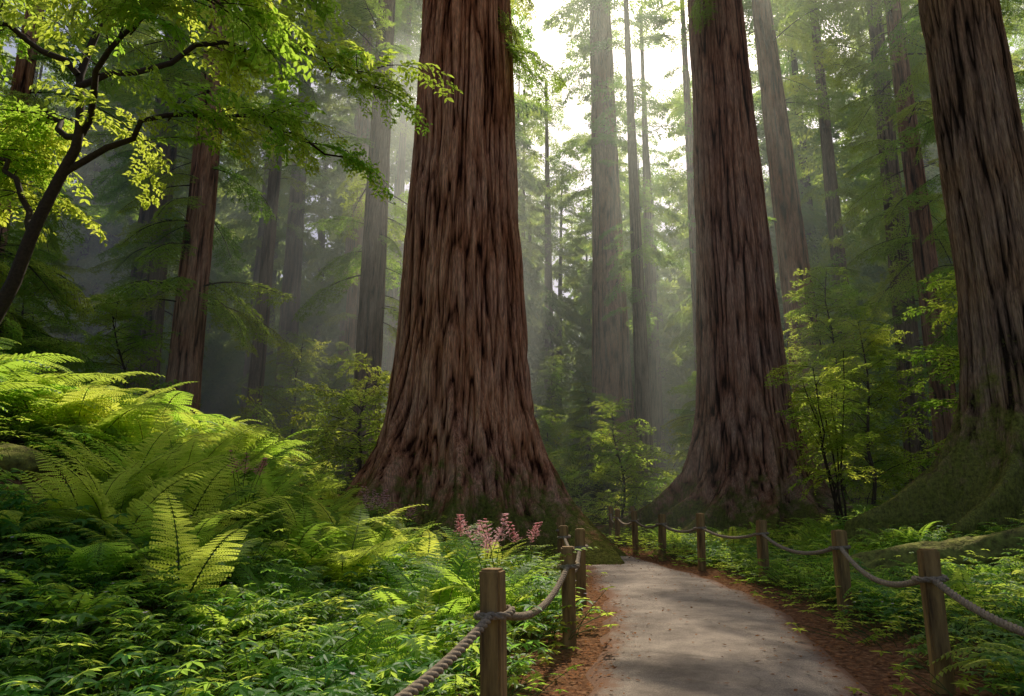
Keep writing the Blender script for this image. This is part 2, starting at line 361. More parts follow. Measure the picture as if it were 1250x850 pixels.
for q in range(5):
    mb=MB();h=44.;zz=np.linspace(-1.5,h,8);tube(mb,np.stack([0*zz,0*zz,zz],1),np.linspace(.65,.06,8),7,1)
    nb=105
    for b_ in range(nb):
        t=rng.random();zb=3+(h-3)*t;a=rng.random()*6.283;s=(6.2*(1-t)**.6+1.)*rng.uniform(.6,1.2)/3;pi=.35-.5*t+rng.normal(0,.15);ro=rng.normal(0,.3)
        V=FB[rng.integers(4)]*s
        y_=V[:,1]*math.cos(ro)-V[:,2]*math.sin(ro);z_=V[:,1]*math.sin(ro)+V[:,2]*math.cos(ro);x_=V[:,0]
        x2=x_*math.cos(pi)+z_*math.sin(pi);z2=-x_*math.sin(pi)+z_*math.cos(pi)
        V=np.stack([x2*math.cos(a)-y_*math.sin(a),x2*math.sin(a)+y_*math.cos(a),z2+zb],1)
        mb.add(V,np.arange(len(V)).reshape(-1,4),0)
    proto(C_ft,f'far_tree{q}',mb.mesh(f'far_tree{q}',[M_far,M_brn]))
def bbough(name,L=1.7,fine=False,lf=.1,tw=16,ml=None):
    mb=MB();K=tw+2;t=np.linspace(0,1,K);e=.35-.8*t;az=np.cumsum(rng.normal(0,.12,K))
    T=np.stack([np.cos(e)*np.cos(az),np.cos(e)*np.sin(az),np.sin(e)],1);P=np.cumsum(T,0)*L/K;P-=P[0]
    tube(mb,P[::2],np.linspace(.012,.002,len(P[::2])),3,1)
    for k in range(2,K):
        S=nrm(np.cross(T[k],UP));sg=1 if k%2 else -1
        for rep in range(2 if rng.random()<.6 else 1):
            sg=-sg
            d=nrm(S*sg*.8+T[k]*.6+rng.normal(0,.2,3));ln=L*.32*(1-t[k]*.6)*rng.uniform(.5,1.2)
            kk=max(3,int(ln/.07));u=np.linspace(.25,1,kk)[:,None];Q=P[k]+d*u*ln-UP*.22*ln*u**2
            tube(mb,Q[[0,-1]],.0025,3,1)
            s2=nrm(np.cross(UP,d))
            for g in (1,-1):
                leaves(mb,Q,nrm(s2*g*.75+d*.6+rng.normal(0,.25,(kk,3))-UP*.2),UP+rng.normal(0,.3,(kk,3)),lf*rng.uniform(.6,1.2,kk),lf*.5*rng.uniform(.8,1.1,kk),0,fine,.12)
    return mb.mesh(name,[ml or M_maple,M_twig])
C_bb=coll('broadleaf_protos')
for q in range(4): proto(C_bb,f'broad{q}',bbough(f'broad{q}',ml=M_under))
C_bbn=coll('broadleaf_near_protos')
for q in range(3): proto(C_bbn,f'broadn{q}',bbough(f'broadn{q}',1.5,True,.1,18))
def herb(name,ns=16,flower=False,hmax=.5,ll=.1,rad=.35,fine=True,ml=None):
    mb=MB()
    for q in range(ns):
        a=rng.random()*6.283;r=rad*math.sqrt(rng.random())
        b=np.array([r*math.cos(a),r*math.sin(a),0]);h=hmax*rng.uniform(.35,1)
        lean=np.array([math.cos(a),math.sin(a),0])*r*.6+rng.normal(0,.04,3)
        tt=np.linspace(0,1,5)[:,None];P=b+UP*h*tt+lean*tt**1.6
        tube(mb,P,np.linspace(.004,.002,5),3,1)
        for lev in ([4] if h<.25 else [4,3,2]):
            c=P[lev];nl=rng.integers(5,8);a0=rng.random()*6.28
            if lev<4:
                aa=rng.random()*6.28;c2=c+np.array([math.cos(aa),math.sin(aa),.4])*.09;tube(mb,[c,c2],.002,3,1);c=c2
            an=a0+np.arange(nl)*6.283/nl+rng.normal(0,.12,nl)
            D=np.stack([np.cos(an),np.sin(an),rng.uniform(-.25,.15,nl)],1)
            nn=UP+rng.normal(0,.15,3)
            leaves(mb,np.repeat(c[None],nl,0),D,nn,ll*rng.uniform(.75,1.2,nl),ll*.36,0,fine,.1)
        if flower and rng.random()<.5:
            c=P[-1]+UP*.06;tube(mb,[P[-1],c],.0015,3,1)
            an=np.arange(6)*1.047;leaves(mb,np.repeat(c[None],6,0),np.stack([np.cos(an),np.sin(an),.5+0*an],1),UP,.024,.015,2)
    return mb.mesh(name,[ml or M_herb,M_stem,M_white])
C_herb=coll('herb_protos')
for q in range(4): proto(C_herb,f'herb{q}',herb(f'herb{q}',16,q==1))
C_cov=coll('cover_protos')
for q in range(3): proto(C_cov,f'cover{q}',herb(f'cover{q}',50,False,.24,.065,.6,False,M_cov))
def plume(name):
    mb=MB()
    for q in range(5):
        a=rng.random()*6.28;P=np.array([[0,0,0],[.08*math.cos(a),.08*math.sin(a),.5],[.2*math.cos(a),.2*math.sin(a),.85]])+rng.normal(0,.03,(3,3))
        tube(mb,P,.004,3,1)
        for br in range(6):
            t=.4+.6*br/5;c=P[1]+(P[2]-P[1])*t
            for w in range(3):
                an=rng.random()*6.28;L=.11*(1.15-t);e=c+np.array([math.cos(an)*L,math.sin(an)*L,L*.7])
                n=10;u=rng.random(n)[:,None];aa=rng.random(n)*6.28
                leaves(mb,c+(e-c)*u,np.stack([np.cos(aa),np.sin(aa),.4+0*aa],1),UP,rng.uniform(.015,.032,n),.016,0)
        n=12;an=rng.random(n)*6.28;leaves(mb,P[0]+(P[1]-P[0])*rng.uniform(.3,1,n)[:,None],np.stack([np.cos(an),np.sin(an),.2+0*an],1),UP,.13,.05,2,True)
    return mb.mesh(name,[M_pink,M_stem,M_herb])
C_pl=coll('plume_protos')
for q in range(2): proto(C_pl,f'plume{q}',plume(f'plume{q}'))

REALIZE={'crown_bough_protos','broadleaf_protos'}
_groups={}
def group(c):
    if c.name in _groups: return _groups[c.name]
    g=bpy.data.node_groups.new('scatter_'+c.name,'GeometryNodeTree')
    g.interface.new_socket('Geometry',in_out='INPUT',socket_type='NodeSocketGeometry')
    g.interface.new_socket('Geometry',in_out='OUTPUT',socket_type='NodeSocketGeometry')
    N=g.nodes;K=g.links
    gi=N.new('NodeGroupInput');go=N.new('NodeGroupOutput')
    ip=N.new('GeometryNodeInstanceOnPoints');ci=N.new('GeometryNodeCollectionInfo')
    ci.inputs['Collection'].default_value=c;ci.inputs['Separate Children'].default_value=True;ci.inputs['Reset Children'].default_value=True
    ip.inputs['Pick Instance'].default_value=True
    def na(n,t):
        a=N.new('GeometryNodeInputNamedAttribute');a.data_type=t;a.inputs['Name'].default_value=n
        return [o for o in a.outputs if o.enabled and o.name=='Attribute'][0]
    K.new(gi.outputs[0],ip.inputs['Points']);K.new(ci.outputs[0],ip.inputs['Instance'])
    K.new(na('idx','INT'),ip.inputs['Instance Index']);K.new(na('rot','FLOAT_VECTOR'),ip.inputs['Rotation']);K.new(na('scl','FLOAT'),ip.inputs['Scale'])
    out=ip.outputs[0]
    if c.name in REALIZE:
        rz=N.new('GeometryNodeRealizeInstances');K.new(out,rz.inputs[0]);out=rz.outputs[0]
    K.new(out,go.inputs[0])
    _groups[c.name]=g;return g
def scatter(name,c,P,rot,scl,parent=None,blen=0,keep=0.):
    P=np.asarray(P,float);n=len(P);rot=np.asarray(rot,float);scl=np.broadcast_to(scl,(n,)).astype(float)
    if blen:
        off=np.array(parent.location) if parent is not None else np.zeros(3)
        L=scl*blen;M=P+off;ok=np.ones(n,bool)
        for f in (.0,.35,.65,1.):
            W=M+np.stack([np.cos(rot[:,2])*L*f,np.sin(rot[:,2])*L*f,-.35*L*f*f],1)
            d,_,_=gapdist(W[:,0],W[:,1],W[:,2])
            ok&=(d>.35*scl)
        ok|=rng.random(n)<keep
        P=P[ok];rot=rot[ok];scl=scl[ok];n=len(P)
    me=bpy.data.meshes.new(name);me.from_pydata(P.tolist(),[],[])
    a=me.attributes.new('rot','FLOAT_VECTOR','POINT');a.data.foreach_set('vector',rot.astype(np.float32).ravel())
    a=me.attributes.new('scl','FLOAT','POINT');a.data.foreach_set('value',scl.astype(np.float32))
    a=me.attributes.new('idx','INT','POINT');a.data.foreach_set('value',rng.integers(0,len(c.objects),n).astype(np.int32))
    ob=newob(name,me,parent);md=ob.modifiers.new('scatter','NODES');md.node_group=group(c)
    return ob

# ------------------------------------------------------------------ trees
TREES=[]
def trunk_mesh(name,prof,top,material,seg=64,dz=.3,lobes=7,lobeL=.9,lobeH=.8,ridge=.03,rf=5.,seed=0,lean=(0,0),fz=99,wr=(.12,.24),flute=.16):
    rg=np.random.default_rng(seed)
    zs=list(np.arange(-1.2,fz if fz<top else top,dz))
    if fz<top: zs+=list(np.linspace(fz,top,24))
    zs=np.array(zs);prof=np.array(prof,float)
    rad=np.interp(zs,prof[:,0],prof[:,1])
    if len(zs)>8:
        k=np.array([1,2,3,2,1.])/9;rp=np.pad(rad,2,mode='edge');rad=np.convolve(rp,k,'valid')
    th=np.arange(seg)*2*np.pi/seg
    ang=(np.arange(lobes)+rg.uniform(-.3,.3,lobes))*2*np.pi/lobes;wd=rg.uniform(wr[0],wr[1],lobes);am=rg.uniform(.5,1.15,lobes)
    Z,T=np.meshgrid(zs,th,indexing='ij')
    Tw=T+.22*np.sin(Z*1.1+seed)*np.exp(-np.maximum(Z,0)/3)
    lob=np.zeros_like(T);hl=np.zeros_like(T)
    for a_,w_,m_ in zip(ang,wd,am):
        d=np.angle(np.exp(1j*(Tw-a_)));g=np.exp(-(np.abs(d)/w_)**1.7)
        lob+=m_*g*np.exp(-np.maximum(Z,-.3)/(lobeH*(.5+.8*m_)));hl+=m_*np.exp(-(d/(w_*1.25))**2)*np.exp(-np.maximum(Z,0)/(lobeH*4))
    r=rad[:,None]+lobeL*lob+flute*hl*rad[:,None]*.6
    cx,cy=np.cos(T),np.sin(T);R0=np.maximum(rad[:,None],.3)
    warp=(vnoise(cx*R0*1.5,cy*R0*1.5,Z*.5+seed)-.5)*1.1
    n=vnoise(cx*R0*rf+warp,cy*R0*rf+warp,Z*.32+seed*3)
    n2=vnoise(cx*R0*rf*2.1+warp*2,cy*R0*rf*2.1,Z*.8+seed)
    rd=1-np.abs(2*n-1);g2=1-np.abs(2*n2-1)
    rd=np.clip(1-rd**4,0,1)*.62+(1-g2**4)*.38
    r=r+ridge*(rd-.6)*2+ (vnoise(cx*1.5,cy*1.5,Z*.6+seed)-.5)*.08*rad[:,None]
    r+= (vnoise(cx*R0*2,cy*R0*2,Z*2.0+seed)-.5)*.24*np.exp(-np.maximum(Z,0)/1.2)*rad[:,None]*.6
    tp=np.clip(Z/top,0,1)
    V=np.stack([cx*r+lean[0]*tp,cy*r+lean[1]*tp,Z],-1).reshape(-1,3)
    i=np.arange(len(zs)-1)[:,None]*seg;j=np.arange(seg)[None];j2=(j+1)%seg
    F=np.stack([i+j,i+j2,i+seg+j2,i+seg+j],-1).reshape(-1,4)
    mb=MB();mb.add(V,F);me=mb.mesh(name,[material],True)
    a=me.attributes.new('ridge','FLOAT','POINT');a.data.foreach_set('value',rd.ravel().astype(np.float32))
    return me
def boughs(tree,prof,top,zr,n,l0,l1,c=C_bough,plen=3.,name='boughs',droop=.25,lean=(0,0),az=None,nhigh=10,keep=.08,zsplit=99):
    z=rng.uniform(zr[0],zr[1],n)
    if nhigh and top>zr[1]+1: z=np.concatenate([z,rng.uniform(zr[1],top,nhigh)]);zsplit=min(zsplit,zr[1])  # extra boughs above the view, added for shade and ray contrast
    n=len(z);t=(z-zr[0])/(top-zr[0])
    a=rng.uniform(0,2*np.pi,n) if az is None else rng.normal(az[0],az[1],n)
    r=np.interp(z,[p_[0] for p_ in prof],[p_[1] for p_ in prof])*.8
    ln=(l0+(l1-l0)*t)*rng.uniform(.6,1.3,n)
    P=np.stack([r*np.cos(a)+lean[0]*z/top,r*np.sin(a)+lean[1]*z/top,z],1)
    pitch=droop-.4*t+rng.normal(0,.18,n)
    rot=np.stack([rng.normal(0,.25,n),pitch,a],1)
    lo=z<=zsplit
    if c is C_farb: lo[:]=False
    if lo.any(): scatter(name,c,P[lo],rot[lo],ln[lo]/plen,tree,3.,keep)
    if (~lo).any(): scatter('crown',C_farb,P[~lo],rot[~lo],ln[~lo]/plen,tree,3.,keep)  # distant boughs, plus unseen high ones added to block the sun
def tree(name,x,y,prof,top,material,nb,z0,l0,l1,seed,c=None,nhigh=10,**kw):
    me=trunk_mesh(name,prof,top,material,seed=seed,**kw)
    ob=newob(name,me,None,(x,y,float(H(x,y))))
    zv=min(top-1,.82*y+3)
    if nb: boughs(ob,prof,top,(min(z0,zv-2),zv),nb,l0,l1,c or (C_farb if y>=37 else C_bough),lean=kw.get('lean',(0,0)),nhigh=nhigh)
    TREES.append((x,y,prof[0][1]+.5))
    return ob
pf=[(-1.2,2.6),(0,2.4),(1,2.1),(2,1.88),(3,1.74),(5,1.6),(9.6,1.4),(15,1.22),(45,.25)]
tL=tree('giant_redwood_tree',-1.3,17.2,pf,45,M_red,0,14.5,2,3,3,seg=520,dz=.1,fz=17,lobes=11,lobeL=1.3,lobeH=.95,ridge=.05,rf=8.5,wr=(.08,.16),flute=.38)
boughs(tL,pf,45,(12.8,16.5),11,2.2,3.0,droop=.75,az=(.05,.35),nhigh=0,name='low_boughs',keep=1)
boughs(tL,pf,45,(13,44),55,2.2,3.2,droop=.4,nhigh=0,name='boughs',zsplit=18)
pr=[(-1.2,3.0),(0,2.6),(1,2.05),(2,1.75),(4,1.48),(10,1.22),(20,.95),(45,.25)]
tR=tree('giant_redwood_tree',7.85,23,pr,45,M_red2,0,19,3,4,8,seg=420,dz=.12,fz=22,lobes=12,lobeL=2.3,lobeH=.85,ridge=.05,rf=7.5,wr=(.07,.15),flute=.36)
boughs(tR,pr,45,(17,44),60,2.8,3.6,droop=.4,nhigh=0,zsplit=23)
tree('mossy_redwood_tree',10.5,14,[(-1.2,1.9),(0,1.5),(1,1.12),(2,.93),(5,.80),(12,.73),(35,.2)],35,M_moss,8,12,2,3,15,seg=300,dz=.08,fz=14,lobes=10,lobeL=1.15,lobeH=.65,ridge=.045,rf=8,nhigh=14,wr=(.09,.18),flute=.3)
tree('giant_redwood_tree',7.4,50,[(-1.2,2.9),(0,2.4),(2,1.8),(4,1.55),(8,1.4),(20,1.12),(42,.78),(55,.3)],55,M_red2,75,20,3,4.5,21,seg=110,dz=.3,lobes=8,lobeL=1.8,lobeH=1.3,ridge=.05,rf=4,nhigh=40)
def std(r): return [(-1.2,r*1.7),(0,r*1.45),(1.5,r*1.12),(4,r),(20,r*.72),(40,r*.25)]
BG=[(-10.7,22,.5,34,6,42,24),(-15,28,.4,34,6,55,30),(-13.4,40,.62,42,7,75,60),(-8.3,35,.5,40,8,55,60),(-5.6,26,.52,38,7,40,50),
(8.7,45,.5,42,12,70,40),(13.4,30,.75,42,8,60,50),(19,38,.5,40,7,75,40),(17.6,30,.5,38,6,60,30),(15.9,25,.42,36,6,42,30),(20,55,.7,45,9,80,50),
(-20,35,.6,40,6,60,20),(-14.5,18,.28,28,4,34,10),(3.9,70,.6,45,10,70,30),(15.3,20,.3,30,5,34,10),(-13,52,.6,44,7,80,70),(-3,58,.6,45,9,70,60),(-24,27,.6,38,6,50,10),(25,32,.6,38,6,50,10),(13,62,.7,48,8,90,40),(-5,47,.55,44,9,70,70),(9.5,74,.6,52,8,90,10),(1,80,.6,50,8,80,10),(-8,70,.6,50,8,70,10),(13.5,48,.5,44,9,70,30),
(-11.8,31,.33,34,12,20,10),(-17.8,31,.4,36,12,20,10),(-9.6,43,.42,42,14,30,50),(-7,38.5,.3,36,14,18,20),(-17.5,45,.5,44,12,40,20)]
for q,(x,y,r,tp,z0,nb,nh) in enumerate(BG):
    tree('conifer_tree',x,y,std(r),tp,M_brn if q%3 else M_red2,nb,z0,2.8,3.8,40+q,seg=56,dz=.35,lobes=5,lobeL=.25,lobeH=.8,ridge=.03,rf=7,lean=(rng.normal(0,.5),rng.normal(0,.5)),nhigh=nh)

# distant forest
PP=[];SS=[];cnt=0
while cnt<190:
    y=rng.uniform(56,135);x=rng.uniform(-1,1)*(14+y*.85)
    u=x/y;h=rng.uniform(38,56)
    if .0<u<.12 and y<70: continue
    if .04<u<.065: h=rng.uniform(30,40)
    zt=np.linspace(12,h,12);rr=6.2*(1-zt/h)**.6*h/44+.5
    gd,_,_=gapdist(x+0*zt,y+0*zt,zt)
    if (gd<rr*.35).any() and y<90 and rng.random()<.5: continue
    PP.append([x,y,float(H(x,y))]);SS.append(h/44);cnt+=1
scatter('distant_forest',C_ft,PP,np.stack([rng.normal(0,.02,cnt),rng.normal(0,.02,cnt),rng.random(cnt)*6.28],1),np.array(SS))

# understory trees
US=[(-13.5,17,6),(-4.6,21,4.5),(-9.8,29,7),(-17,22,9),(-4,32,7),(4.6,30,5.5),(10.8,20.5,6),(12,27,9),(9.5,33,8),(15,17,8),(12.5,16.5,6),(19,24,10),(5,46,7),(-12,36,8),(13.5,38,10),(1.2,40,6),(-20,28,11),(22,30,11),(-3.2,44,9),(-12.5,21,6),(-7.6,31,7),(11.2,24,9),(16.5,34,12),(3,52,10)]
for q,(x,y,h) in enumerate(US):
    mb=MB();z=float(H(x,y))
    k=9;zz=np.linspace(-.3,h,k);wx=np.cumsum(rng.normal(0,.13,k));wy=np.cumsum(rng.normal(0,.13,k))
    tube(mb,np.stack([wx-wx[0],wy-wy[0],zz],1),np.linspace(.07,.012,k),6,0)
    ob=newob('understory_tree',mb.mesh('understory_tree',[M_twig],True),None,(x,y,z))
    n=int(26+h*8);t=rng.random(n)**.8;zb=.9+(h-.9)*t
    px=np.interp(zb,zz,wx-wx[0]);py=np.interp(zb,zz,wy-wy[0]);a=rng.random(n)*6.283
    ln=(2.3*(1-t)**.5+.5)*rng.uniform(.6,1.2,n)
    scatter('leafy_branches',C_bb if q%4 else C_bough,np.stack([px,py,zb],1),np.stack([rng.normal(0,.3,n),-.15+rng.normal(0,.25,n),a],1),ln/(1.7 if q%4 else 2.6),ob)

def clear(x,y,pad=0.):
    ok=np.ones(len(x),bool)
    for tx,ty,tr in TREES: ok&=((x-tx)**2+(y-ty)**2)>(tr+pad)**2
    for bx,by,br in BARE: ok&=np.hypot(x-bx,y-by)>br*rng.uniform(.7,1.1,len(x))
    return ok
def pts(n,x0,x1,y0,y1,mind,side=0,pad=0.,maxd=99):
    x=rng.uniform(x0,x1,n);y=rng.uniform(y0,y1,n);dl,dr=pdist(x,y)
    d=np.maximum(dl,dr);ok=(d>mind)&(d<maxd)&clear(x,y,pad)&(x*x+y*y>1.9**2)
    lt=(x-5.4)/4.2;ly=11.8-1.2*lt;ok&=~((lt>-.05)&(lt<1.05)&(np.abs(y-ly+.2)<.5))
    if side<0: ok&=dl>0
    if side>0: ok&=dr>0
    x=x[ok];y=y[ok];return x,y,H(x,y)
def rots(n,tilt=.12): return np.stack([rng.normal(0,tilt,n),rng.normal(0,tilt,n),rng.uniform(0,6.283,n)],1)
x,y,z=pts(900,-34,34,22,62,1.6,pad=.3)
n=len(x);scatter('understory_thicket',C_bb,np.stack([x,y,z+rng.uniform(.1,2.6,n)],1),np.stack([rng.normal(0,.4,n),rng.uniform(-1.1,.0,n),rng.uniform(0,6.28,n)],1),rng.uniform(.9,1.9,n))
x,y,z=pts(2200,-14,15,1,32,.65,pad=-.1)
scatter('ground_cover',C_cov,np.stack([x,y,z],1),rots(len(x)),rng.uniform(.75,1.35,len(x)))
x,y,z=pts(1000,-36,36,30,66,1.1,pad=-.4)
scatter('ground_cover',C_cov,np.stack([x,y,z],1),rots(len(x)),rng.uniform(2.,3.4,len(x)))
x,y,z=pts(600,-8,1,1.5,12,.6,-1)
scatter('woodland_herbs',C_herb,np.stack([x,y,z],1),rots(len(x)),rng.uniform(.6,1.1,len(x)))
x,y,z=pts(560,1,12,3,18,.65,1)
scatter('woodland_herbs',C_herb,np.stack([x,y,z],1),rots(len(x)),rng.uniform(.55,1.0,len(x)))
x,y,z=pts(210,-10,1,4.8,15,.9,-1,pad=.3)
scatter('fern_bank',C_fern,np.stack([x,y,z],1),rots(len(x)),rng.uniform(.65,1.1,len(x)))
x,y,z=pts(55,-5,1,5.5,12,1.1,-1,pad=.4)
scatter('upright_ferns',C_fernU,np.stack([x,y,z],1),rots(len(x)),rng.uniform(1.0,1.4,len(x)))
x,y,z=pts(140,-13,-5,6.5,15,2,-1)
scatter('tall_ferns',C_fern,np.stack([x,y,z],1),rots(len(x)),rng.uniform(1.2,1.8,len(x)))
x,y,z=pts(300,-30,30,12,45,.9,pad=.2)
scatter('sword_ferns',C_fernS,np.stack([x,y,z],1),rots(len(x)),rng.uniform(.6,1.2,len(x)))
x,y,z=pts(260,2,16,4,20,1.0,1)
scatter('sword_ferns',C_fernS,np.stack([x,y,z],1),rots(len(x)),rng.uniform(.5,1.0,len(x)))
pl=np.array([[-2.0,10.6],[-1.7,10.9],[-.15,7.0],[-2.3,11.2],[-.35,7.6],[-3.2,8.3],[.15,7.9],[-.6,7.9]])
scatter('pink_flower_plumes',C_pl,np.stack([pl[:,0],pl[:,1],H(pl[:,0],pl[:,1])+.3],1),rots(len(pl)),rng.uniform(.8,1.05,len(pl)))

# near maple, upper left
mb=MB();bz=float(H(-6.6,8))
def poly(p,k=14):
    p=np.array(p,float);t=np.linspace(0,len(p)-1,k);return np.stack([np.interp(t,range(len(p)),p[:,i_]) for i_ in range(3)],1)
main=poly([(-6.6,8,bz-.2),(-6.45,8,3.2),(-6.1,8,4.),(-5.8,8,5.0),(-5.6,8.,5.8),(-5.75,8.1,6.8),(-5.5,8.2,8),(-5.3,8.4,10)],26)
main[:,0]+=np.sin(main[:,2]*2.3)*.05
tube(mb,main,np.linspace(.1,.03,26),8)
brs=[[(-5.7,8,5.4),(-4.8,8.2,6.3),(-3.6,8.6,6.6),(-2.4,8.9,6.1)],[(-5.7,8,6.6),(-4.4,8.6,7.7),(-3,9.2,8.0),(-2.0,9.6,7.6)],[(-6,8,4.6),(-6.8,8.4,5.8),(-8,8.8,6.6)],[(-5.6,8.1,6.),(-4.9,7.4,6.8),(-4.,6.8,7.1),(-3.2,6.6,6.7)],[(-5.5,8.2,8),(-4.4,8,8.9),(-3.4,8.4,9.1)],[(-5.7,8,6.8),(-7,7.6,7.7),(-8,7.6,8)],[(-5.6,8,5.9),(-6.6,8.6,6.6),(-7.6,9,6.7)],[(-5.4,8.3,8.6),(-6.4,8.6,9.2),(-7.4,9,9.4)]]
BP=[];BR=[];BS=[]
for b_ in brs:
    q=poly(b_,14);q[1:-1]+=rng.normal(0,.05,(12,3));tube(mb,q,np.linspace(.045,.012,14),6)
    for w in range(24):
        k=rng.integers(3,14);d=q[min(k,13)]-q[k-1];a=math.atan2(d[1],d[0])+rng.normal(0,1.)
        BP.append(q[k]+rng.normal(0,.05,3));BR.append([rng.normal(0,.3),rng.normal(.2,.35),a]);BS.append(rng.uniform(.5,1.1))
mt=newob('maple_tree',mb.mesh('maple_tree',[M_twig],True))
scatter('leafy_branches',C_bbn,BP,BR,BS,mt)
mb=MB();bz=float(H(8.,17));BP=[];BR=[];BS=[]
for w in range(6):
    tx=rng.uniform(-1,.8);q=poly([(8,17,bz-.1),(8+tx*.4,17+rng.normal(0,.2),bz+1.5),(8+tx,17+rng.normal(0,.4),bz+rng.uniform(3.2,4.6))],9)
    q[1:]+=rng.normal(0,.04,(8,3));tube(mb,q,np.linspace(.035,.01,9),5)
    for e in range(12):
        k=rng.integers(4,9);BP.append(q[k]);BR.append([rng.normal(0,.3),rng.normal(-.1,.3),rng.random()*6.28]);BS.append(rng.uniform(.35,.8))
sh=newob('leafy_shrub',mb.mesh('leafy_shrub',[M_twig],True));scatter('leafy_branches',C_bb,BP,BR,BS,sh)

# leaf litter
mb=MB()
n=12000;yy=rng.uniform(1.5,30,n);sd=rng.random(n)<.5
off=rng.normal(.2,.25,n);xx=np.where(sd,pL(yy)-off,pR(yy)+off)
n2=800;y2=rng.uniform(2,30,n2);x2=pL(y2)+(pR(y2)-pL(y2))*rng.random(n2)
n3=6000;x3=rng.uniform(-9,-.5,n3);y3=rng.uniform(2,14,n3)
xx=np.concatenate([xx,x2,x3]);yy=np.concatenate([yy,y2,y3]);dl,dr=pdist(xx,yy);ins=np.maximum(dl,dr)<0
tt=(xx-pL(yy))/(pR(yy)-pL(yy))
zz=np.where(ins,.035+.035*(1-(2*tt-1)**2),np.maximum(H(xx,yy)+.012,np.where(np.maximum(dl,dr)<.1,.035,-9)))+rng.uniform(0,.012,len(xx))
a=rng.random(len(xx))*6.28
leaves(mb,np.stack([xx,yy,zz],1),np.stack([np.cos(a),np.sin(a),rng.normal(0,.15,len(xx))],1),UP+rng.normal(0,.3,(len(xx),3)),rng.uniform(.02,.06,len(xx)),rng.uniform(.012,.03,len(xx)),0,droop=-.1)
newob('leaf_litter',mb.mesh('leaf_litter',[M_dead]))

def log(name,A,B,r,mt):
    A=np.array(A);B=np.array(B);t=np.linspace(0,1,60);P=A+(B-A)*t[:,None];P[:,2]+=np.sin(t*9)*.04
    mb=MB();s=32;T=nrm(B-A);S=nrm(np.cross(T,UP));U=np.cross(S,T);a=np.arange(s)*6.283/s
    ca,sa=np.cos(a)[None],np.sin(a)[None];tz=t[:,None]
    rr=r*(1+.35*(vnoise(ca*2+tz*3,sa*2+0*tz,tz*9+0*ca)-.5)+.3*(vnoise(ca*5,sa*5,tz*22+0*ca)-.5))
    rr[0]*=.02;rr[-1]*=.02
    V=(P[:,None]+rr[...,None]*(np.cos(a)[None,:,None]*S+np.sin(a)[None,:,None]*U)).reshape(-1,3)
    i=np.arange(59)[:,None]*s;j=np.arange(s)[None];mb.add(V,np.stack([i+j,i+(j+1)%s,i+s+(j+1)%s,i+s+j],-1).reshape(-1,4))
    newob(name,mb.mesh(name,[mt],True))
log('mossy_log',(5.4,11.8,float(H(5.4,11.8))+.18),(9.6,10.6,float(H(9.6,10.6))+.2),.3,M_mosslog)
import bmesh
bm=bmesh.new();bmesh.ops.create_icosphere(bm,subdivisions=4,radius=1)
for v in bm.verts:
    c=v.co;k=1+.35*(float(vnoise(c.x*1.5,c.y*1.5,c.z*1.5))-.5)+.12*(float(vnoise(c.x*5,c.y*5,c.z*5))-.5);v.co=Vector((c.x*.45*k,c.y*.35*k,c.z*.2*k))
me=bpy.data.meshes.new('mossy_rock');bm.to_mesh(me);bm.free();me.materials.append(M_mosslog)
for p_ in me.polygons:p_.use_smooth=True
newob('mossy_rock',me,None,(-5.4,7.3,float(H(-5.4,7.3))+.05))

# ------------------------------------------------------------------ rope fences
def post_mesh(h,w,seed):
    bm=bmesh.new();bmesh.ops.create_cube(bm,size=1)
    for v in bm.verts: v.co=Vector((v.co.x*w,v.co.y*w,(v.co.z+.5)*(h+.3)-.3))
    bmesh.ops.bevel(bm,geom=list(bm.edges),offset=.014,segments=2,affect='EDGES')
    vert=[e for e in bm.edges if abs(e.verts[0].co.z-e.verts[1].co.z)>.5]
    bmesh.ops.subdivide_edges(bm,edges=vert,cuts=14,use_grid_fill=True)
    for v in bm.verts:
        k=(float(vnoise(v.co.x*20+seed,v.co.y*20,v.co.z*5))-.5)*.012;v.co.x+=k*(1 if v.co.x>0 else -1);v.co.y+=k*(1 if v.co.y>0 else -1)
    me=bpy.data.meshes.new('post');bm.to_mesh(me);bm.free();me.materials.append(M_wood);return me
def rope(mb,P,r=.026):
    seg=np.linalg.norm(np.diff(P,axis=0),axis=1);s=np.concatenate([[0],np.cumsum(seg)]);n=max(8,int(s[-1]/.018))
    q=np.linspace(0,s[-1],n);Q=np.stack([np.interp(q,s,P[:,i_]) for i_ in range(3)],1)
    T=nrm(np.gradient(Q,axis=0));ref=UP if abs(T[0,2])<.9 else np.array([1.,0,0])
    A=nrm(np.cross(T,ref));B=np.cross(T,A)
    for k in range(3):
        ph=q/.16*6.283+k*2.094
        tube(mb,Q+r*.52*(np.cos(ph)[:,None]*A+np.sin(ph)[:,None]*B),r*.56,6)
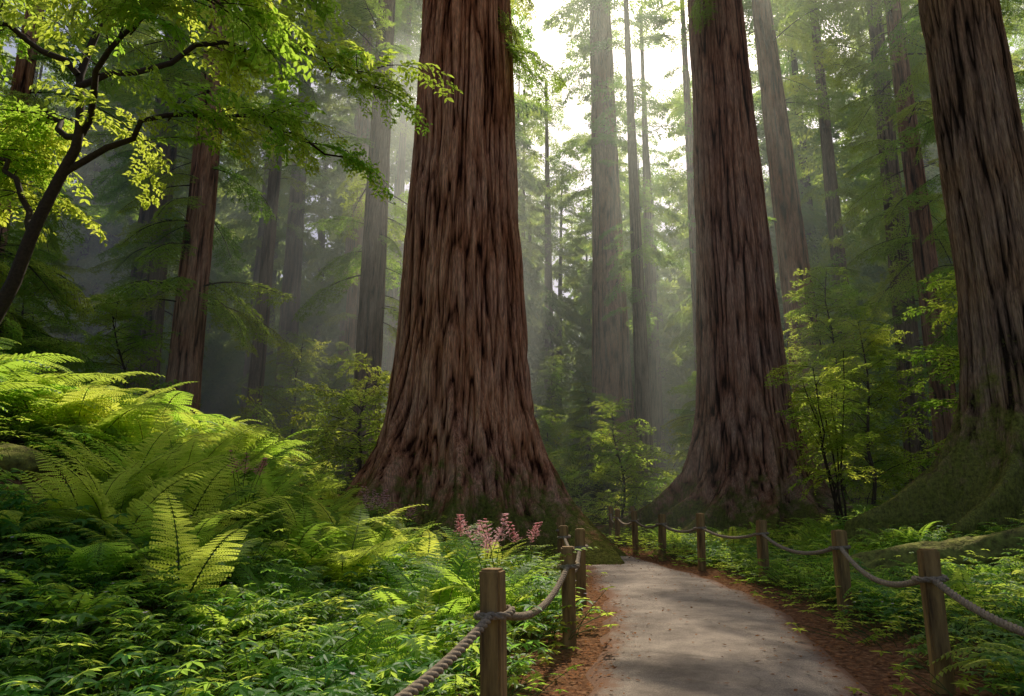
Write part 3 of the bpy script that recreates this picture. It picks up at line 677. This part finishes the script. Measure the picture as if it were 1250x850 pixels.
def fence(posts,ph=1.0,w=.135,ext=True):
    e=bpy.data.objects.new('rope_fence',None);link(e)
    tops=[]
    for k,(x,y) in enumerate(posts):
        z=float(H(x,y));hh=ph*random.uniform(.96,1.04)
        ob=newob(f'post_{k+1}',post_mesh(hh,w*random.uniform(.93,1.07),k*3.3),e,(x,y,z));
        k2=min(k+1,len(posts)-1);k1=max(k2-1,0)
        an=math.atan2(posts[k2][1]-posts[k1][1],posts[k2][0]-posts[k1][0]);ob.rotation_euler=(random.gauss(0,.02),random.gauss(0,.02),an+random.gauss(0,.06))
        tops.append(np.array([x,y,z+ph*.77]))
    mb=MB()
    for k in range(len(posts)-1):
        a,b=tops[k],tops[k+1];d=nrm(b-a);a=a+d*w*.45;b=b-d*w*.45
        t=np.linspace(0,1,26)[:,None];L=np.linalg.norm(b-a)
        P=a+(b-a)*t-UP*4*t*(1-t)*(.055*L+.03*random.random())
        rope(mb,P)
    for k,c in enumerate(tops):
        th=np.linspace(0,6.283*1.05,40)
        q=np.stack([np.cos(th),np.sin(th)],1);q=q/np.maximum(np.abs(q).max(1,keepdims=True),.82)*(w*.5+.024)
        k2=min(k+1,len(posts)-1);k1=max(k2-1,0);an=math.atan2(posts[k2][1]-posts[k1][1],posts[k2][0]-posts[k1][0])
        ca,sa=math.cos(an),math.sin(an)
        P=np.stack([c[0]+q[:,0]*ca-q[:,1]*sa,c[1]+q[:,0]*sa+q[:,1]*ca,c[2]+th*.006-.02],1);rope(mb,P,.022)
    newob('rope',mb.mesh('rope',[M_rope],True),e)
fence([(-2.1,-.8),(-1.05,1.4),(-.1,4.2),(.55,6.95),(.9,9.4),(.86,11.7),(.98,14),(1.38,18.),(1.25,22),(1.5,26),(3.,31),(5.2,35.),(8.4,38.2),(12.5,40.5)],.95)
fence([(2.2,.5),(2.75,3.0),(3.15,5.4),(3.97,8.6),(4.12,11.7),(3.65,13.7),(3.3,15.6),(3.05,17.5),(2.98,20),(3.3,23.5),(4.6,27),(7,30.5),(11,33.8)],1.03)

# ------------------------------------------------------------------ mist volumes
def mistmat(name,dens):
    m,nt,N,K=mat(name);vs=N.new('ShaderNodeVolumeScatter');vs.inputs['Color'].default_value=(.90,.97,.86,1);vs.inputs['Density'].default_value=dens;vs.inputs['Anisotropy'].default_value=.5
    o=N.new('ShaderNodeOutputMaterial');K.new(vs.outputs[0],o.inputs['Volume']);return m
me=bpy.data.meshes.new('mist');bm=bmesh.new();bmesh.ops.create_cube(bm,size=1);bm.to_mesh(me);bm.free()
me.materials.append(mistmat('mist',.008))
ob=newob('mist',me,None,(0,80,10));ob.scale=(190,128,30)
me=bpy.data.meshes.new('shaft_mist');bm=bmesh.new();bmesh.ops.create_icosphere(bm,subdivisions=4,radius=1);bm.to_mesh(me);bm.free()  # denser ellipsoid of mist added so the left light shafts show
me.materials.append(mistmat('shaft_mist',.020))
ob=newob('shaft_mist',me,None,(-8.5,31,11));ob.scale=(11,9,13)

# ------------------------------------------------------------------ light
s=Vector(SUN)
sun=bpy.data.lights.new('sun','SUN');sun.energy=5;sun.angle=R(.5);sun.color=(1,.92,.76)
so=bpy.data.objects.new('sun',sun);so.rotation_euler=s.to_track_quat('Z','Y').to_euler();so.location=(0,0,60);link(so)
w=bpy.data.worlds.new('World');scene.world=w;w.use_nodes=True;nt=w.node_tree;nt.nodes.clear()
st=nt.nodes.new('ShaderNodeTexSky');st.sky_type='NISHITA';st.sun_disc=False;st.sun_elevation=EL;st.sun_rotation=AZ;st.dust_density=4;st.air_density=.8;st.ozone_density=.3
bg=nt.nodes.new('ShaderNodeBackground');bg.inputs[1].default_value=.14;wo=nt.nodes.new('ShaderNodeOutputWorld')
nt.links.new(st.outputs[0],bg.inputs[0]);nt.links.new(bg.outputs[0],wo.inputs[0])

cam=bpy.data.cameras.new('camera');cam.sensor_width=36;cam.lens=24;cam.clip_end=1500;cam.clip_start=.05
co=bpy.data.objects.new('camera',cam);co.location=(0,0,1.4);co.rotation_euler=(R(90+12.2),0,0);link(co);scene.camera=co
